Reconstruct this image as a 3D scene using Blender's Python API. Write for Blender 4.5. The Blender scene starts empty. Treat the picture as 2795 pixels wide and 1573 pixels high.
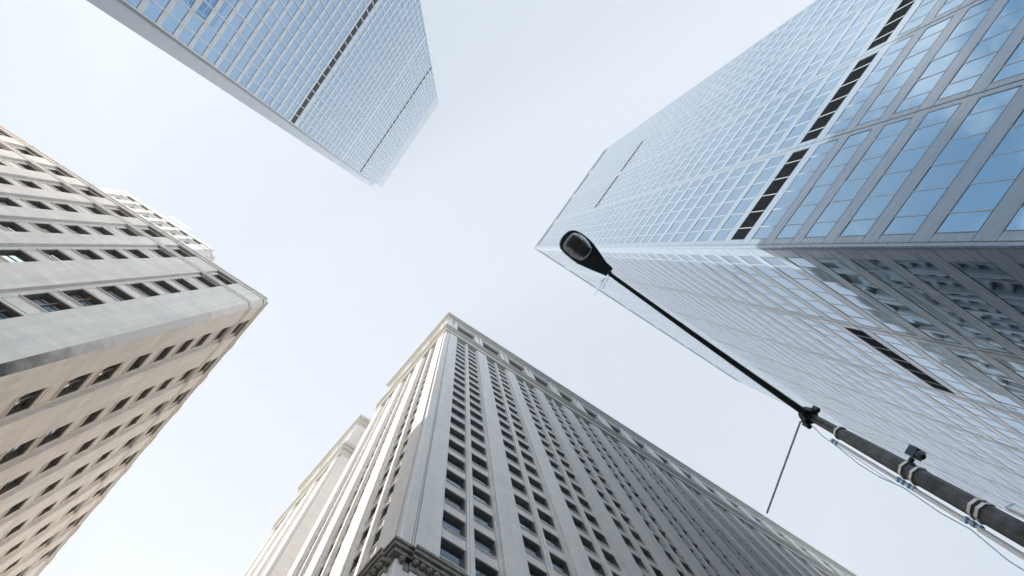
import bpy, math, random
from mathutils import Matrix, Vector
random.seed(7)
sc = bpy.context.scene
C = sc.collection
R = math.radians
EYE = 1.6

# ------------------------------------------------------------------ camera
F, PX, PY, ZX, ZY = 1863.3, 1397.5, 786.5, 1268.0, 679.0      # focal length, centre and zenith in photo pixels
u_ = Vector((ZX-PX, ZY-PY, F)).normalized()
X_ = (Vector((1, 0, 0)) - u_.x*u_).normalized()
Y_ = u_.cross(X_)
cam = bpy.data.cameras.new('camera'); co = bpy.data.objects.new('camera', cam); C.objects.link(co)
cam.lens = 24; cam.sensor_width = 36; cam.clip_start = .1; cam.clip_end = 3000
rt, dn, fw = [Vector((X_[i], Y_[i], u_[i])) for i in range(3)]
M3 = Matrix((rt, -dn, -fw)).transposed()
co.matrix_world = Matrix.Translation((0, 0, EYE)) @ M3.to_4x4()
sc.camera = co
def plan(px, py):                       # where a line of sight meets the level one metre above the eye
    r = Vector((px-PX, py-PY, F)); return Vector((r.dot(X_)/r.dot(u_), r.dot(Y_)/r.dot(u_)))
def proj(p):
    q = Vector((p[0], p[1], p[2]-EYE)); r = q.x*Vector((X_[0], X_[1], X_[2])) + q.y*Y_ + q.z*u_
    return (PX+F*r.x/r.z, PY+F*r.y/r.z) if r.z > 0 else (-9e9, 0)
def in_frame(p, m=30):
    x, y = proj(p); return -m < x < 2795+m and -m < y < 1573+m

# ------------------------------------------------------------------ light
SUN_AZ, SUN_EL = 155.0, 19.5
sd = Vector((math.cos(R(SUN_AZ))*math.cos(R(SUN_EL)), math.sin(R(SUN_AZ))*math.cos(R(SUN_EL)), math.sin(R(SUN_EL))))
sl = bpy.data.lights.new('sun', 'SUN'); so = bpy.data.objects.new('sun', sl); C.objects.link(so)
sl.energy = 5.0; sl.angle = R(.5); sl.color = (1, .90, .78)
so.rotation_euler = sd.to_track_quat('Z', 'Y').to_euler(); so.location = sd*300
w = bpy.data.worlds.new('World'); sc.world = w; w.use_nodes = True
nt = w.node_tree; N = nt.nodes; Lk = nt.links
bg = N['Background']; bg.inputs[1].default_value = .085
sky = N.new('ShaderNodeTexSky'); sky.sky_type = 'NISHITA'; sky.sun_disc = False
sky.sun_elevation = R(SUN_EL); sky.sun_rotation = math.atan2(sd.x, sd.y); sky.air_density = 1.2; sky.dust_density = 2.5
tc = N.new('ShaderNodeTexCoord')
def wn(t, **k):
    n = N.new(t)
    for a, b in k.items(): setattr(n, a, b)
    return n
def wmath(op, a, b=None, clamp=False):
    n = wn('ShaderNodeMath', operation=op, use_clamp=clamp)
    for i, x in enumerate((a, b)):
        if x is None: continue
        if isinstance(x, (int, float)): n.inputs[i].default_value = x
        else: Lk.new(x, n.inputs[i])
    return n.outputs[0]
sep = wn('ShaderNodeSeparateXYZ'); Lk.new(tc.outputs['Generated'], sep.inputs[0])
zc = wmath('MAXIMUM', sep.outputs[2], .08)
ynorth = wmath('DIVIDE', sep.outputs[1], zc)             # slope towards the quarter of the sky that holds the broken cloud
mr = wn('ShaderNodeMapRange', interpolation_type='SMOOTHSTEP'); Lk.new(ynorth, mr.inputs[0])
mr.inputs[1].default_value = -.38; mr.inputs[2].default_value = -.85; mr.inputs[3].default_value = 0; mr.inputs[4].default_value = 1
xy = wn('ShaderNodeCombineXYZ'); Lk.new(wmath('DIVIDE', sep.outputs[0], zc), xy.inputs[0]); Lk.new(ynorth, xy.inputs[1])
cn = wn('ShaderNodeTexNoise'); Lk.new(xy.outputs[0], cn.inputs['Vector']); cn.inputs['Scale'].default_value = 3.0
cn.inputs['Detail'].default_value = 7; cn.inputs['Roughness'].default_value = .58; cn.inputs['Distortion'].default_value = .5
cr = wn('ShaderNodeMapRange', interpolation_type='SMOOTHSTEP'); Lk.new(cn.outputs[0], cr.inputs[0])
cr.inputs[1].default_value = .42; cr.inputs[2].default_value = .62
hz = wn('ShaderNodeMix', data_type='RGBA'); Lk.new(mr.outputs[0], hz.inputs[0])
hz.inputs[6].default_value = (5.72, 6.18, 6.75, 1); hz.inputs[7].default_value = (2.7, 4.0, 5.3, 1)
cl = wn('ShaderNodeMix', data_type='RGBA'); Lk.new(wmath('MULTIPLY', cr.outputs[0], mr.outputs[0]), cl.inputs[0])
Lk.new(hz.outputs[2], cl.inputs[6]); cl.inputs[7].default_value = (12, 11.6, 11.4, 1)
hor = wmath('POWER', wmath('SUBTRACT', 1.0, wmath('MAXIMUM', sep.outputs[2], 0.0)), 2.5)      # paler and brighter towards the horizon
glow = wn('ShaderNodeMix', data_type='RGBA', blend_type='MULTIPLY'); glow.inputs[0].default_value = 1
Lk.new(cl.outputs[2], glow.inputs[6]); gc = wn('ShaderNodeCombineXYZ')
side = wmath('MAXIMUM', wmath('ADD', wmath('MULTIPLY', sep.outputs[0], .59), wmath('MULTIPLY', sep.outputs[1], -.81)), 0.0)   # unseen glow added on this side of the sky to brighten walls facing it
gv = wmath('ADD', wmath('MULTIPLY', hor, wmath('ADD', wmath('MULTIPLY', wmath('POWER', side, 4.0), 1.3), .36)), .415)
for i in range(3): Lk.new(gv, gc.inputs[i])
Lk.new(gc.outputs[0], glow.inputs[7])
fin = wn('ShaderNodeMix', data_type='RGBA', blend_type='ADD'); fin.inputs[0].default_value = .18
Lk.new(glow.outputs[2], fin.inputs[6]); Lk.new(sky.outputs[0], fin.inputs[7])
Lk.new(fin.outputs[2], bg.inputs[0])
sc.view_settings.view_transform = 'Standard'; sc.view_settings.look = 'None'
sc.view_settings.gamma = 1; sc.view_settings.exposure = 1.62
sc.cycles.use_denoising = True
sc.cycles.max_bounces = 8; sc.cycles.sample_clamp_indirect = 6

# ------------------------------------------------------------------ materials
def mat(name, base, rough=.6, metal=0, spec=.5, noise=.0, nscale=1.0, bump=0, bscale=6, streak=0, brick=None, tint2=None, ior=1.5, wave=None, brush=0, blinds=0, fade=None, coat=0):
    m = bpy.data.materials.new(name); m.use_nodes = True
    t = m.node_tree; n = t.nodes; l = t.links; p = n['Principled BSDF']
    p.inputs['Roughness'].default_value = rough; p.inputs['Metallic'].default_value = metal
    p.inputs['Specular IOR Level'].default_value = spec; p.inputs['IOR'].default_value = ior
    p.inputs['Base Color'].default_value = (*base, 1)
    p.inputs['Coat Weight'].default_value = coat; p.inputs['Coat Roughness'].default_value = .07
    g = n.new('ShaderNodeNewGeometry'); last = None; nrm = None
    def mixc(fac, a, b, mode='MIX'):
        x = n.new('ShaderNodeMix'); x.data_type = 'RGBA'; x.blend_type = mode
        for i, s in ((0, fac), (6, a), (7, b)):
            if hasattr(s, 'links') or hasattr(s, 'is_linked'): l.new(s, x.inputs[i])
            else: x.inputs[i].default_value = s
        return x.outputs[2]
    last = (*base, 1)
    if noise:
        a = n.new('ShaderNodeTexNoise'); l.new(g.outputs['Position'], a.inputs['Vector'])
        a.inputs['Scale'].default_value = nscale; a.inputs['Detail'].default_value = 6; a.inputs['Roughness'].default_value = .65
        r = n.new('ShaderNodeMapRange'); l.new(a.outputs[0], r.inputs[0]); r.inputs[1].default_value = .3; r.inputs[2].default_value = .7
        d2 = tint2 or tuple(c*(1-noise) for c in base)
        last = mixc(r.outputs[0], (*d2, 1), (*[min(1, c*(1+noise*.3)) for c in base], 1))
    if streak:                                     # rain streaks: noise stretched along the height
        mp = n.new('ShaderNodeMapping'); l.new(g.outputs['Position'], mp.inputs[0]); mp.inputs['Scale'].default_value = (1.7, 1.7, .045)
        a = n.new('ShaderNodeTexNoise'); l.new(mp.outputs[0], a.inputs['Vector']); a.inputs['Scale'].default_value = 1.0; a.inputs['Detail'].default_value = 5
        r = n.new('ShaderNodeMapRange'); l.new(a.outputs[0], r.inputs[0]); r.inputs[1].default_value = .42; r.inputs[2].default_value = .72
        r.inputs[4].default_value = streak
        last = mixc(r.outputs[0], last, (*[c*.45 for c in base], 1))
    if brick:
        uv = n.new('ShaderNodeUVMap'); b = n.new('ShaderNodeTexBrick'); l.new(uv.outputs[0], b.inputs['Vector'])
        bw, bh, mo, mc, var = brick
        b.inputs['Scale'].default_value = 1; b.inputs['Brick Width'].default_value = bw; b.inputs['Row Height'].default_value = bh
        b.inputs['Mortar Size'].default_value = mo; b.inputs['Mortar Smooth'].default_value = .2; b.offset = .5
        b.inputs['Color1'].default_value = (1, 1, 1, 1); b.inputs['Color2'].default_value = (1-var, 1-var, 1-var, 1); b.inputs['Mortar'].default_value = (mc, mc, mc, 1)
        last = mixc(1.0, last, b.outputs['Color'], 'MULTIPLY')
    if blinds:                                     # some rooms have a pale blind behind the glass
        oi = n.new('ShaderNodeObjectInfo'); r = n.new('ShaderNodeMapRange'); l.new(oi.outputs['Random'], r.inputs[0]); r.inputs[1].default_value = 1-blinds; r.inputs[2].default_value = 1-blinds+.02
        last = mixc(r.outputs[0], last, (.20, .19, .17, 1))
    if fade:                                       # soot that gives out unevenly with height: (height, spread, clean colour)
        sx = n.new('ShaderNodeSeparateXYZ'); l.new(g.outputs['Position'], sx.inputs[0])
        a = n.new('ShaderNodeTexNoise'); l.new(g.outputs['Position'], a.inputs['Vector']); a.inputs['Scale'].default_value = .9; a.inputs['Detail'].default_value = 5
        ad = n.new('ShaderNodeMath'); ad.operation = 'MULTIPLY_ADD'; l.new(a.outputs[0], ad.inputs[0]); ad.inputs[1].default_value = 16; l.new(sx.outputs[2], ad.inputs[2])
        r = n.new('ShaderNodeMapRange'); l.new(ad.outputs[0], r.inputs[0]); r.inputs[1].default_value = fade[0]+8-fade[1]; r.inputs[2].default_value = fade[0]+8+fade[1]
        last = mixc(r.outputs[0], last, (*fade[2], 1))
    if brush:                                      # drawn-metal streaks along the panels
        mp = n.new('ShaderNodeMapping'); l.new(g.outputs['Position'], mp.inputs[0]); mp.inputs['Scale'].default_value = (.25, .25, 4.5)
        a = n.new('ShaderNodeTexNoise'); l.new(mp.outputs[0], a.inputs['Vector']); a.inputs['Scale'].default_value = 1; a.inputs['Detail'].default_value = 4
        r = n.new('ShaderNodeMapRange'); l.new(a.outputs[0], r.inputs[0]); r.inputs[1].default_value = .35; r.inputs[2].default_value = .65; r.inputs[3].default_value = rough-.16; r.inputs[4].default_value = rough+.14
        l.new(r.outputs[0], p.inputs['Roughness'])
        r = n.new('ShaderNodeMapRange'); l.new(a.outputs[0], r.inputs[0]); r.inputs[1].default_value = .35; r.inputs[2].default_value = .65; r.inputs[4].default_value = brush
        last = mixc(r.outputs[0], last, (*[c*.62 for c in base], 1))
    if hasattr(last, 'is_linked'): l.new(last, p.inputs['Base Color'])
    if bump:
        a = n.new('ShaderNodeTexNoise'); l.new(g.outputs['Position'], a.inputs['Vector']); a.inputs['Scale'].default_value = bscale; a.inputs['Detail'].default_value = 4
        b = n.new('ShaderNodeBump'); b.inputs['Strength'].default_value = bump; b.inputs['Distance'].default_value = .02; l.new(a.outputs[0], b.inputs['Height'])
        l.new(b.outputs[0], p.inputs['Normal'])
    if wave:                                       # float-glass ripple: (scale, height in metres, vertical stretch)
        mp = n.new('ShaderNodeMapping'); l.new(g.outputs['Position'], mp.inputs[0]); mp.inputs['Scale'].default_value = (1, 1, wave[2])
        a = n.new('ShaderNodeTexNoise'); l.new(mp.outputs[0], a.inputs['Vector']); a.inputs['Scale'].default_value = wave[0]
        a.inputs['Detail'].default_value = 1.5; a.inputs['Distortion'].default_value = .4
        b = n.new('ShaderNodeBump'); b.inputs['Strength'].default_value = 1; b.inputs['Distance'].default_value = wave[1]; l.new(a.outputs[0], b.inputs['Height'])
        l.new(b.outputs[0], p.inputs['Normal'])
    return m
MT = {}
MT['limestone'] = mat('limestone', (.78, .715, .645), .8, noise=.13, nscale=.5, bump=.25, bscale=5, streak=.22, brick=(1.7, .62, .010, .70, .09))
MT['limestone_trim'] = mat('limestone_trim', (.72, .66, .60), .8, noise=.22, nscale=2.2, bump=.4, bscale=9)
MT['dark_brick'] = mat('dark_brick', (.13, .135, .125), .9, noise=.35, nscale=3, brick=(.28, .10, .016, .35, .45), fade=(37, 6, (.60, .55, .50)))
MT['terracotta'] = mat('terracotta', (.59, .57, .545), .65, noise=.10, nscale=.6, bump=.2, bscale=6, streak=.18, brick=(.9, .55, .008, .78, .07))
MT['terracotta_trim'] = mat('terracotta_trim', (.42, .395, .35), .7, noise=.22, nscale=1.6, bump=.3, bscale=8)
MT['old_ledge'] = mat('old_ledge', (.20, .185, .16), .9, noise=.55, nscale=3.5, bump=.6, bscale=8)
MT['blind_panel'] = mat('blind_panel', (.60, .58, .55), .8, noise=.08)
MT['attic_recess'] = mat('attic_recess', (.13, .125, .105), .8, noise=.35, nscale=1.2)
MT['window_frame'] = mat('window_frame', (.045, .04, .035), .45, noise=.2, nscale=3)
MT['bronze_frame'] = mat('bronze_frame', (.10, .075, .045), .45, metal=.3, noise=.3, nscale=3)
MT['old_glass'] = mat('old_glass', (.27, .35, .41), .03, metal=1, wave=(.9, .006, 1.0), noise=.3, nscale=.6, blinds=.22)
MT['white_stone'] = mat('white_stone', (.66, .64, .61), .7, noise=.08, nscale=.6)
MT['tower_glass'] = mat('tower_glass', (.30, .47, .62), .02, metal=1, wave=(.45, .003, .6), noise=.1, nscale=.2)
MT['tower_glass_wavy'] = mat('tower_glass_wavy', (.30, .43, .56), .02, metal=1, wave=(.30, .020, .40), noise=.1, nscale=.2)
MT['tower_metal'] = mat('tower_metal', (.175, .25, .34), .32, coat=.9, metal=.1, noise=.10, nscale=.5, brush=.35)
MT['tower_joint'] = mat('tower_joint', (.05, .085, .10), .5, noise=.2)
MT['mullion_metal'] = mat('mullion_metal', (.26, .31, .37), .4, coat=.7, metal=.2, noise=.1)
MT['black_louver'] = mat('black_louver', (.006, .009, .011), .8, spec=.08, noise=.3, nscale=3)
MT['pale_metal'] = mat('pale_metal', (.60, .62, .64), .5, noise=.05, nscale=.4)
MT['pale_stone'] = mat('pale_stone', (.50, .52, .55), .7, noise=.07, nscale=.5)
MT['grey_tower_glass'] = mat('grey_tower_glass', (.30, .46, .64), .02, metal=1, wave=(.5, .003, .7), noise=.12, nscale=.25)
MT['grey_louver'] = mat('grey_louver', (.05, .058, .06), .8, spec=.1, noise=.3, nscale=2)
MT['weathered_steel'] = mat('weathered_steel', (.075, .08, .08), .45, metal=.3, noise=.8, nscale=6, tint2=(.004, .006, .008), bump=.3, bscale=14)
MT['dark_steel'] = mat('dark_steel', (.022, .028, .03), .55, spec=.2, metal=.2, noise=.4, nscale=9)
MT['lamp_paint'] = mat('lamp_paint', (.022, .055, .07), .45, noise=.2, nscale=9)
MT['lamp_lens'] = mat('lamp_lens', (.10, .105, .10), .12, spec=.8, noise=.6, nscale=12)
MT['lamp_rim'] = mat('lamp_rim', (.78, .80, .82), .35, metal=.3, noise=.3, nscale=14)
MT['steel_band'] = mat('steel_band', (.72, .70, .66), .3, metal=.7, noise=.2, nscale=20)
MT['white_plastic'] = mat('white_plastic', (.86, .87, .88), .5, noise=.05, nscale=9)
MT['blue_tube'] = mat('blue_tube', (.55, .78, 1.0), .4, metal=.2, noise=.15, nscale=9)
MT['yellow_plate'] = mat('yellow_plate', (.20, .12, .03), .6, noise=.3, nscale=20)
MT['black_ink'] = mat('black_ink', (.012, .012, .012), .6, noise=.1)
MT['paving'] = mat('paving', (.10, .10, .10), .85, noise=.2, nscale=1.2, brick=(1.2, 1.2, .012, .6, .08))
MT['earth'] = mat('earth', (.08, .078, .075), .9, noise=.2, nscale=.05)

# ------------------------------------------------------------------ mesh helpers
class MB:
    """collects quads with uv in metres and links them as one mesh object"""
    def __init__(s): s.v = []; s.f = []; s.uv = []; s.mi = []; s.sm = []
    def quad(s, ps, uvs=None, mi=0, smooth=False):
        b = len(s.v); s.v += [tuple(p) for p in ps]; s.f.append(tuple(range(b, b+len(ps))))
        s.uv += uvs or [(p[0]+p[1], p[2]) for p in ps]; s.mi.append(mi); s.sm.append(smooth)
    def hexa(s, P, ub, mi=0, skip=()):
        # P[i][j][k] for u, d, z ; ub = ((u0,u1),(d0,d1),(z0,z1))
        (u0, u1), (d0, d1), (z0, z1) = ub
        g = lambda i, j, k: P[i][j][k]
        if 'front' not in skip: s.quad([g(0,1,0), g(1,1,0), g(1,1,1), g(0,1,1)], [(u0,z0),(u1,z0),(u1,z1),(u0,z1)], mi)
        if 'back' not in skip: s.quad([g(1,0,0), g(0,0,0), g(0,0,1), g(1,0,1)], [(u1,z0),(u0,z0),(u0,z1),(u1,z1)], mi)
        s.quad([g(0,0,0), g(0,1,0), g(0,1,1), g(0,0,1)], [(d0,z0),(d1,z0),(d1,z1),(d0,z1)], mi)
        s.quad([g(1,1,0), g(1,0,0), g(1,0,1), g(1,1,1)], [(d1,z0),(d0,z0),(d0,z1),(d1,z1)], mi)
        s.quad([g(0,0,0), g(1,0,0), g(1,1,0), g(0,1,0)], [(u0,d0),(u1,d0),(u1,d1),(u0,d1)], mi)
        s.quad([g(0,1,1), g(1,1,1), g(1,0,1), g(0,0,1)], [(u0,d1),(u1,d1),(u1,d0),(u0,d0)], mi)
    def box(s, a, b, mi=0):
        P = [[[Vector((x, y, z)) for z in (a[2], b[2])] for y in (a[1], b[1])] for x in (a[0], b[0])]
        s.hexa(P, ((a[0], b[0]), (a[1], b[1]), (a[2], b[2])), mi)
    def prism(s, poly, z0, z1, mi=0, cap=True):
        n = len(poly); run = 0
        for i in range(n):
            a, b = poly[i], poly[(i+1) % n]; L = (Vector(b[:2])-Vector(a[:2])).length
            s.quad([(a[0],a[1],z0),(b[0],b[1],z0),(b[0],b[1],z1),(a[0],a[1],z1)], [(run,z0),(run+L,z0),(run+L,z1),(run,z1)], mi); run += L
        if cap:
            s.quad([(p[0],p[1],z1) for p in poly], None, mi); s.quad([(p[0],p[1],z0) for p in reversed(poly)], None, mi)
    def tube(s, pts, rad, n=10, mi=0, cap=True, smooth=True, twist=0):
        pts = [Vector(p) for p in pts]; rad = rad if isinstance(rad, (list, tuple)) else [rad]*len(pts)
        rings = []; up = None
        for i, p in enumerate(pts):
            d = (pts[min(i+1, len(pts)-1)]-pts[max(i-1, 0)]).normalized()
            if up is None: up = d.orthogonal().normalized()
            up = (up-d*up.dot(d)).normalized(); sd_ = d.cross(up)
            rings.append([p+rad[i]*(math.cos(twist+2*math.pi*k/n)*up+math.sin(twist+2*math.pi*k/n)*sd_) for k in range(n)])
        for i in range(len(rings)-1):
            for k in range(n):
                k2 = (k+1) % n
                s.quad([rings[i][k], rings[i][k2], rings[i+1][k2], rings[i+1][k]], None, mi, smooth)
        if cap: s.quad(list(reversed(rings[0])), None, mi); s.quad(rings[-1], None, mi)
    def build(s, name, mats, parent=None, base=None):
        me = bpy.data.meshes.new(name)
        base = Vector(base) if base is not None else (parent['_base'] and Vector(parent['_base']) if parent and '_base' in parent else Vector((0, 0, 0)))
        me.from_pydata([Vector(v)-base for v in s.v], [], s.f)
        ul = me.uv_layers.new(name='UVMap'); ul.data.foreach_set('uv', [c for q in s.uv for c in q])
        for m in (mats if isinstance(mats, (list, tuple)) else [mats]): me.materials.append(MT[m])
        me.polygons.foreach_set('material_index', s.mi); me.polygons.foreach_set('use_smooth', s.sm)
        o = bpy.data.objects.new(name, me); C.objects.link(o)
        if parent is not None: o.parent = parent
        return o
def thing(name, label, cat, loc, group=None):
    o = bpy.data.objects.new(name, None); C.objects.link(o); o.location = loc; o.empty_display_size = 1
    o['label'] = label; o['category'] = cat; o['_base'] = list(loc)
    if group: o['group'] = group
    return o
def sub(o, name, mb, mats, base):        # a sub-part: its parent part sits at the thing's base
    c = mb.build(name, mats, None, base); c.parent = o; return c
class Face:
    """a vertical facade: u metres along it from the corner, d metres out of it, z metres above the eye"""
    def __init__(s, c, ang, out):
        s.c = Vector(c); a = R(ang); s.d = Vector((math.cos(a), math.sin(a)))
        n = Vector((-s.d.y, s.d.x)); s.n = n if n.dot(Vector(out)) > 0 else -n
    def P(s, u, d, z): q = s.c+s.d*u+s.n*d; return Vector((q.x, q.y, z+EYE))
    def box(s, mb, u0, u1, d0, d1, z0, z1, mi=0, skip=('back',)):
        P = [[[s.P(u, d, z) for z in (z0, z1)] for d in (d0, d1)] for u in (u0, u1)]
        mb.hexa(P, ((u0, u1), (d0, d1), (z0, z1)), mi, skip)
    def quad(s, mb, u0, u1, d, z0, z1, mi=0, jit=0):
        j = [d+random.uniform(-jit, jit) for _ in range(3)]
        ds = (j[0], j[1], j[1]+j[2]-j[0], j[2])
        mb.quad([s.P(u0, ds[0], z0), s.P(u1, ds[1], z0), s.P(u1, ds[2], z1), s.P(u0, ds[3], z1)], [(u0,z0),(u1,z0),(u1,z1),(u0,z1)], mi)
    def rot(s): return math.atan2(s.n.y, s.n.x)-math.pi/2      # local +y looks out of the facade
def corner_of(f1, f2, d1, d2):           # where the two facade planes meet when moved out by d1, d2
    p1 = f1.c+f1.n*d1; p2 = f2.c+f2.n*d2; a, b = f1.d, f2.d
    det = a.x*(-b.y)+b.x*a.y; r = p2-p1; t = (r.x*(-b.y)+b.x*r.y)/det
    return p1+a*t
GROUND = -EYE

# ------------------------------------------------------------------ ground (out of the picture, but it bounces light)
def structure(name, mb, m):
    o = mb.build(name, m); o['kind'] = 'structure'; return o
g = MB(); g.quad([(-130,-130,0),(150,-130,0),(150,130,0),(-130,130,0)], [(-130,-130),(150,-130),(150,130),(-130,130)]); structure('ground', g, 'earth')
g = MB(); g.quad([(-90,-90,.004),(120,-90,.004),(120,110,.004),(-90,110,.004)], [(-90,-90),(120,-90),(120,110),(-90,110)]); structure('pavement', g, 'paving')

# ------------------------------------------------------------------ windows shared by the two stone buildings
def sash(w, h, style):
    """frame and pane of one window, centred on x, sill at z = 0, looking along +y"""
    f = MB(); t = .07; dp = .19 if style != 'plain' else .22
    for a, b in (((-w/2, -.05, 0), (-w/2+t, dp, h)), ((w/2-t, -.05, 0), (w/2, dp, h)), ((-w/2+t, -.05, h-.11), (w/2-t, dp, h)), ((-w/2+t, -.06, 0), (w/2-t, .05, t))): f.box(a, b)
    if style == 'sash': f.box((-w/2+t, -.03, h*.5-.02), (w/2-t, .02, h*.5+.02))
    if style == 'pair':
        f.box((-.05, -.04, t), (.05, .06, h-t)); f.box((-w/2+t, -.03, h*.62-.025), (-.05, .03, h*.62+.025)); f.box((.05, -.03, h*.62-.025), (w/2-t, .03, h*.62+.025))
    g = MB(); ys = -.012
    hs = h*.5
    g.quad([(-w/2+.03, ys, .03), (w/2-.03, ys, .03), (w/2-.03, ys, h-.03), (-w/2+.03, ys, h-.03)])
    return f, g
class WindowSet:
    """places windows: the nearest as parts with a pane each, the others as one part"""
    def __init__(s, root, frame_mat): s.root = root; s.fm = frame_mat; s.items = []; s.meshes = {}
    def add(s, face, u, z, w, h, d, style): s.items.append((face, u, z, w, h, d, style))
    def finish(s, limit=100):
        def size(it):
            p = it[0].P(it[1], it[5], it[2]+it[4]/2)
            return (1 if in_frame(p) else 0, -p.length)
        s.items.sort(key=size, reverse=True)
        base = Vector(s.root['_base'])
        for k, (fc, u, z, w, h, d, st) in enumerate(s.items[:limit]):
            key = (round(w, 2), round(h, 2), st)
            if key not in s.meshes:
                f, g = sash(*key)
                fo = f.build('window', s.fm, s.root, (0, 0, 0)); go = g.build('pane', 'old_glass', fo, (0, 0, 0)); s.meshes[key] = (fo, go); fresh = True
            else: fresh = False
            fo, go = s.meshes[key]
            if not fresh:
                fo = fo.copy(); C.objects.link(fo); fo.parent = s.root; go = go.copy(); C.objects.link(go); go.parent = fo
            fo.matrix_basis = Matrix.Translation(fc.P(u, d, z)-base) @ Matrix.Rotation(fc.rot()+random.uniform(-.004, .004), 4, 'Z')
        rest = s.items[limit:]
        if rest:
            mb = MB()
            for fc, u, z, w, h, d, st in rest:
                t = .07
                for a in ((u-w/2, u-w/2+t, z, z+h), (u+w/2-t, u+w/2, z, z+h), (u-w/2+t, u+w/2-t, z+h-t, z+h), (u-w/2+t, u+w/2-t, z, z+t), (u-w/2+t, u+w/2-t, z+h*.5-.03, z+h*.5+.03)):
                    fc.box(mb, a[0], a[1], d-.05, d+.05, a[2], a[3])
                fc.quad(mb, u-w/2+.03, u+w/2-.03, d-.012, z+.03, z+h-.03, 1, .004)
                fc.box(mb, u-w/2, u+w/2, d+.05, d+.22, z+h-.11, z+h)
            o = mb.build('upper_windows', [s.fm, 'old_glass'], s.root); o['kind'] = 'stuff'

def core(faces_pts, z1):
    mb = MB(); mb.prism(faces_pts, 0, z1+EYE); return mb
def inset_core(fa, fb, la, lb, dep):
    c = corner_of(fa, fb, -dep, -dep); return [c, c+fa.d*la, c+fa.d*la+fb.d*lb, c+fb.d*lb]

# ------------------------------------------------------------------ the left stone office building
U = 69.7
cL = plan(735, 829)*U
LA = Face(cL, 34.1+180, (1, -1)); LB = Face(cL+LA.d*0, 130.3, (1, 1))
LB.c = LB.c-LB.n*.42                              # the measured corner is cut off by a splay
cL = corner_of(LA, LB, 0, 0); LA.c = cL; LB.c = cL
office = thing('stone_office_building', 'grey beige stone office block with a pale tower set back on its roof', 'building', (cL.x, cL.y, 0))
KB = 37.6; KA = 46.0; SPL = .42
heads = [z*U for z in (.313, .368, .423, .478, .5328, .5977, .6495, .7063, .7634, .8176, .8711, .9352, .998)]
ZR = 1.0135*U
colsA = [(.0494, .0747)]+[(.1174+.0487*k, .1387+.0487*k) for k in range(11)]
colsB = [(.0383, .0620)]+[(.109+.0575*k, .1325+.0575*k) for k in range(8)]
wall, spand, sills = MB(), MB(), MB()
ws = WindowSet(office, 'bronze_frame')
def left_face(fc, cols, KL, lead, trail, s0, zshift=0):
    prev = s0
    for k, (a, b) in enumerate(cols):
        a *= U; b *= U; w = b-a
        if b+.6 > KL: break
        e0, e1 = a-lead, b+trail
        fc.box(wall, prev, e0, -1.2, 0, GROUND, ZR); prev = e1
        fc.box(spand, e0, a, -1.2, -.26, GROUND, ZR-.01); fc.box(spand, b, e1, -1.2, -.26, GROUND, ZR-.01)
        zb = GROUND
        for i, hd in enumerate(heads):
            hh = (3.0 if i in (5, 6) else 2.35) if i < 11 else 2.3
            sl_ = hd-hh
            if i in (5, 6) and k == 0: sl_ = hd-2.7
            fc.box(spand, a, b, -1.2, -.26, zb, sl_)
            if hd > 30:
                m_ = .16
                z0_, z1_ = max(zb, sl_-1.6)+.14, sl_-.16
                for q in ((a+.06, a+.10, z0_, z1_), (b-.10, b-.06, z0_, z1_), (a+.10, b-.10, z0_, z0_+.04), (a+.10, b-.10, z1_-.04, z1_)): fc.box(sills, q[0], q[1], -.27, -.225, q[2], q[3])
                fc.box(sills, a+.01, b-.01, -.5, -.17, sl_+.004, sl_+.10)
                fc.box(sills, a+.01, b-.01, -.45, -.20, hd-.10, hd-.004)
                ws.add(fc, (a+b)/2, sl_+.05, w-.02, hd-sl_-.1, -.46, 'pair' if k == 0 and i < 7 else 'sash')
            zb = hd
        fc.box(spand, a, b, -1.2, -.26, zb, ZR-.01)
    fc.box(wall, prev, KL, -1.2, 0, GROUND, ZR)
left_face(LA, colsA, KA, .22, .32, SPL); left_face(LB, colsB, KB, .22, .32, SPL)
pa, pb = LA.P(SPL, 0, 0), LB.P(SPL, 0, 0)
inn = (pa+pb)/2-Vector((LA.n.x+LB.n.x, LA.n.y+LB.n.y, 0)).normalized()*1.0
wall.prism([(pa.x, pa.y), (pb.x, pb.y), (inn.x, inn.y)], .80*U+EYE, ZR+EYE, 0)
wall.build('wall', 'limestone', office); spand.build('spandrel', 'limestone', office); sills.build('sill', 'limestone_trim', office)
cs = MB(); cs.prism([(pa.x, pa.y), (pb.x, pb.y), (inn.x, inn.y)], 0, .799*U+EYE); cs.build('corner_strip', 'dark_brick', office)
core(inset_core(LA, LB, KA-1.5, KB-1.5, 1.1), ZR-.3).build('core', 'limestone', office)
cap = MB(); cc = [LA.c+LA.d*.1+LB.d*.1, LA.c+LA.d*KA+LB.d*.1, LA.c+LA.d*KA+LB.d*KB, LA.c+LB.d*KB+LA.d*.1]
cap.prism(cc, ZR-.25+EYE, ZR-.02+EYE); cap.build('roof', 'limestone_trim', office)
end = MB(); e0 = LB.P(KB-.01, -.02, 0); 
LE = Face((LB.c+LB.d*(KB-.02)), 214.1, (0, 1)); LE.box(end, .6, KA, -.5, 0, GROUND, ZR-.03); end.build('rear_wall', 'limestone', office)
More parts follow.
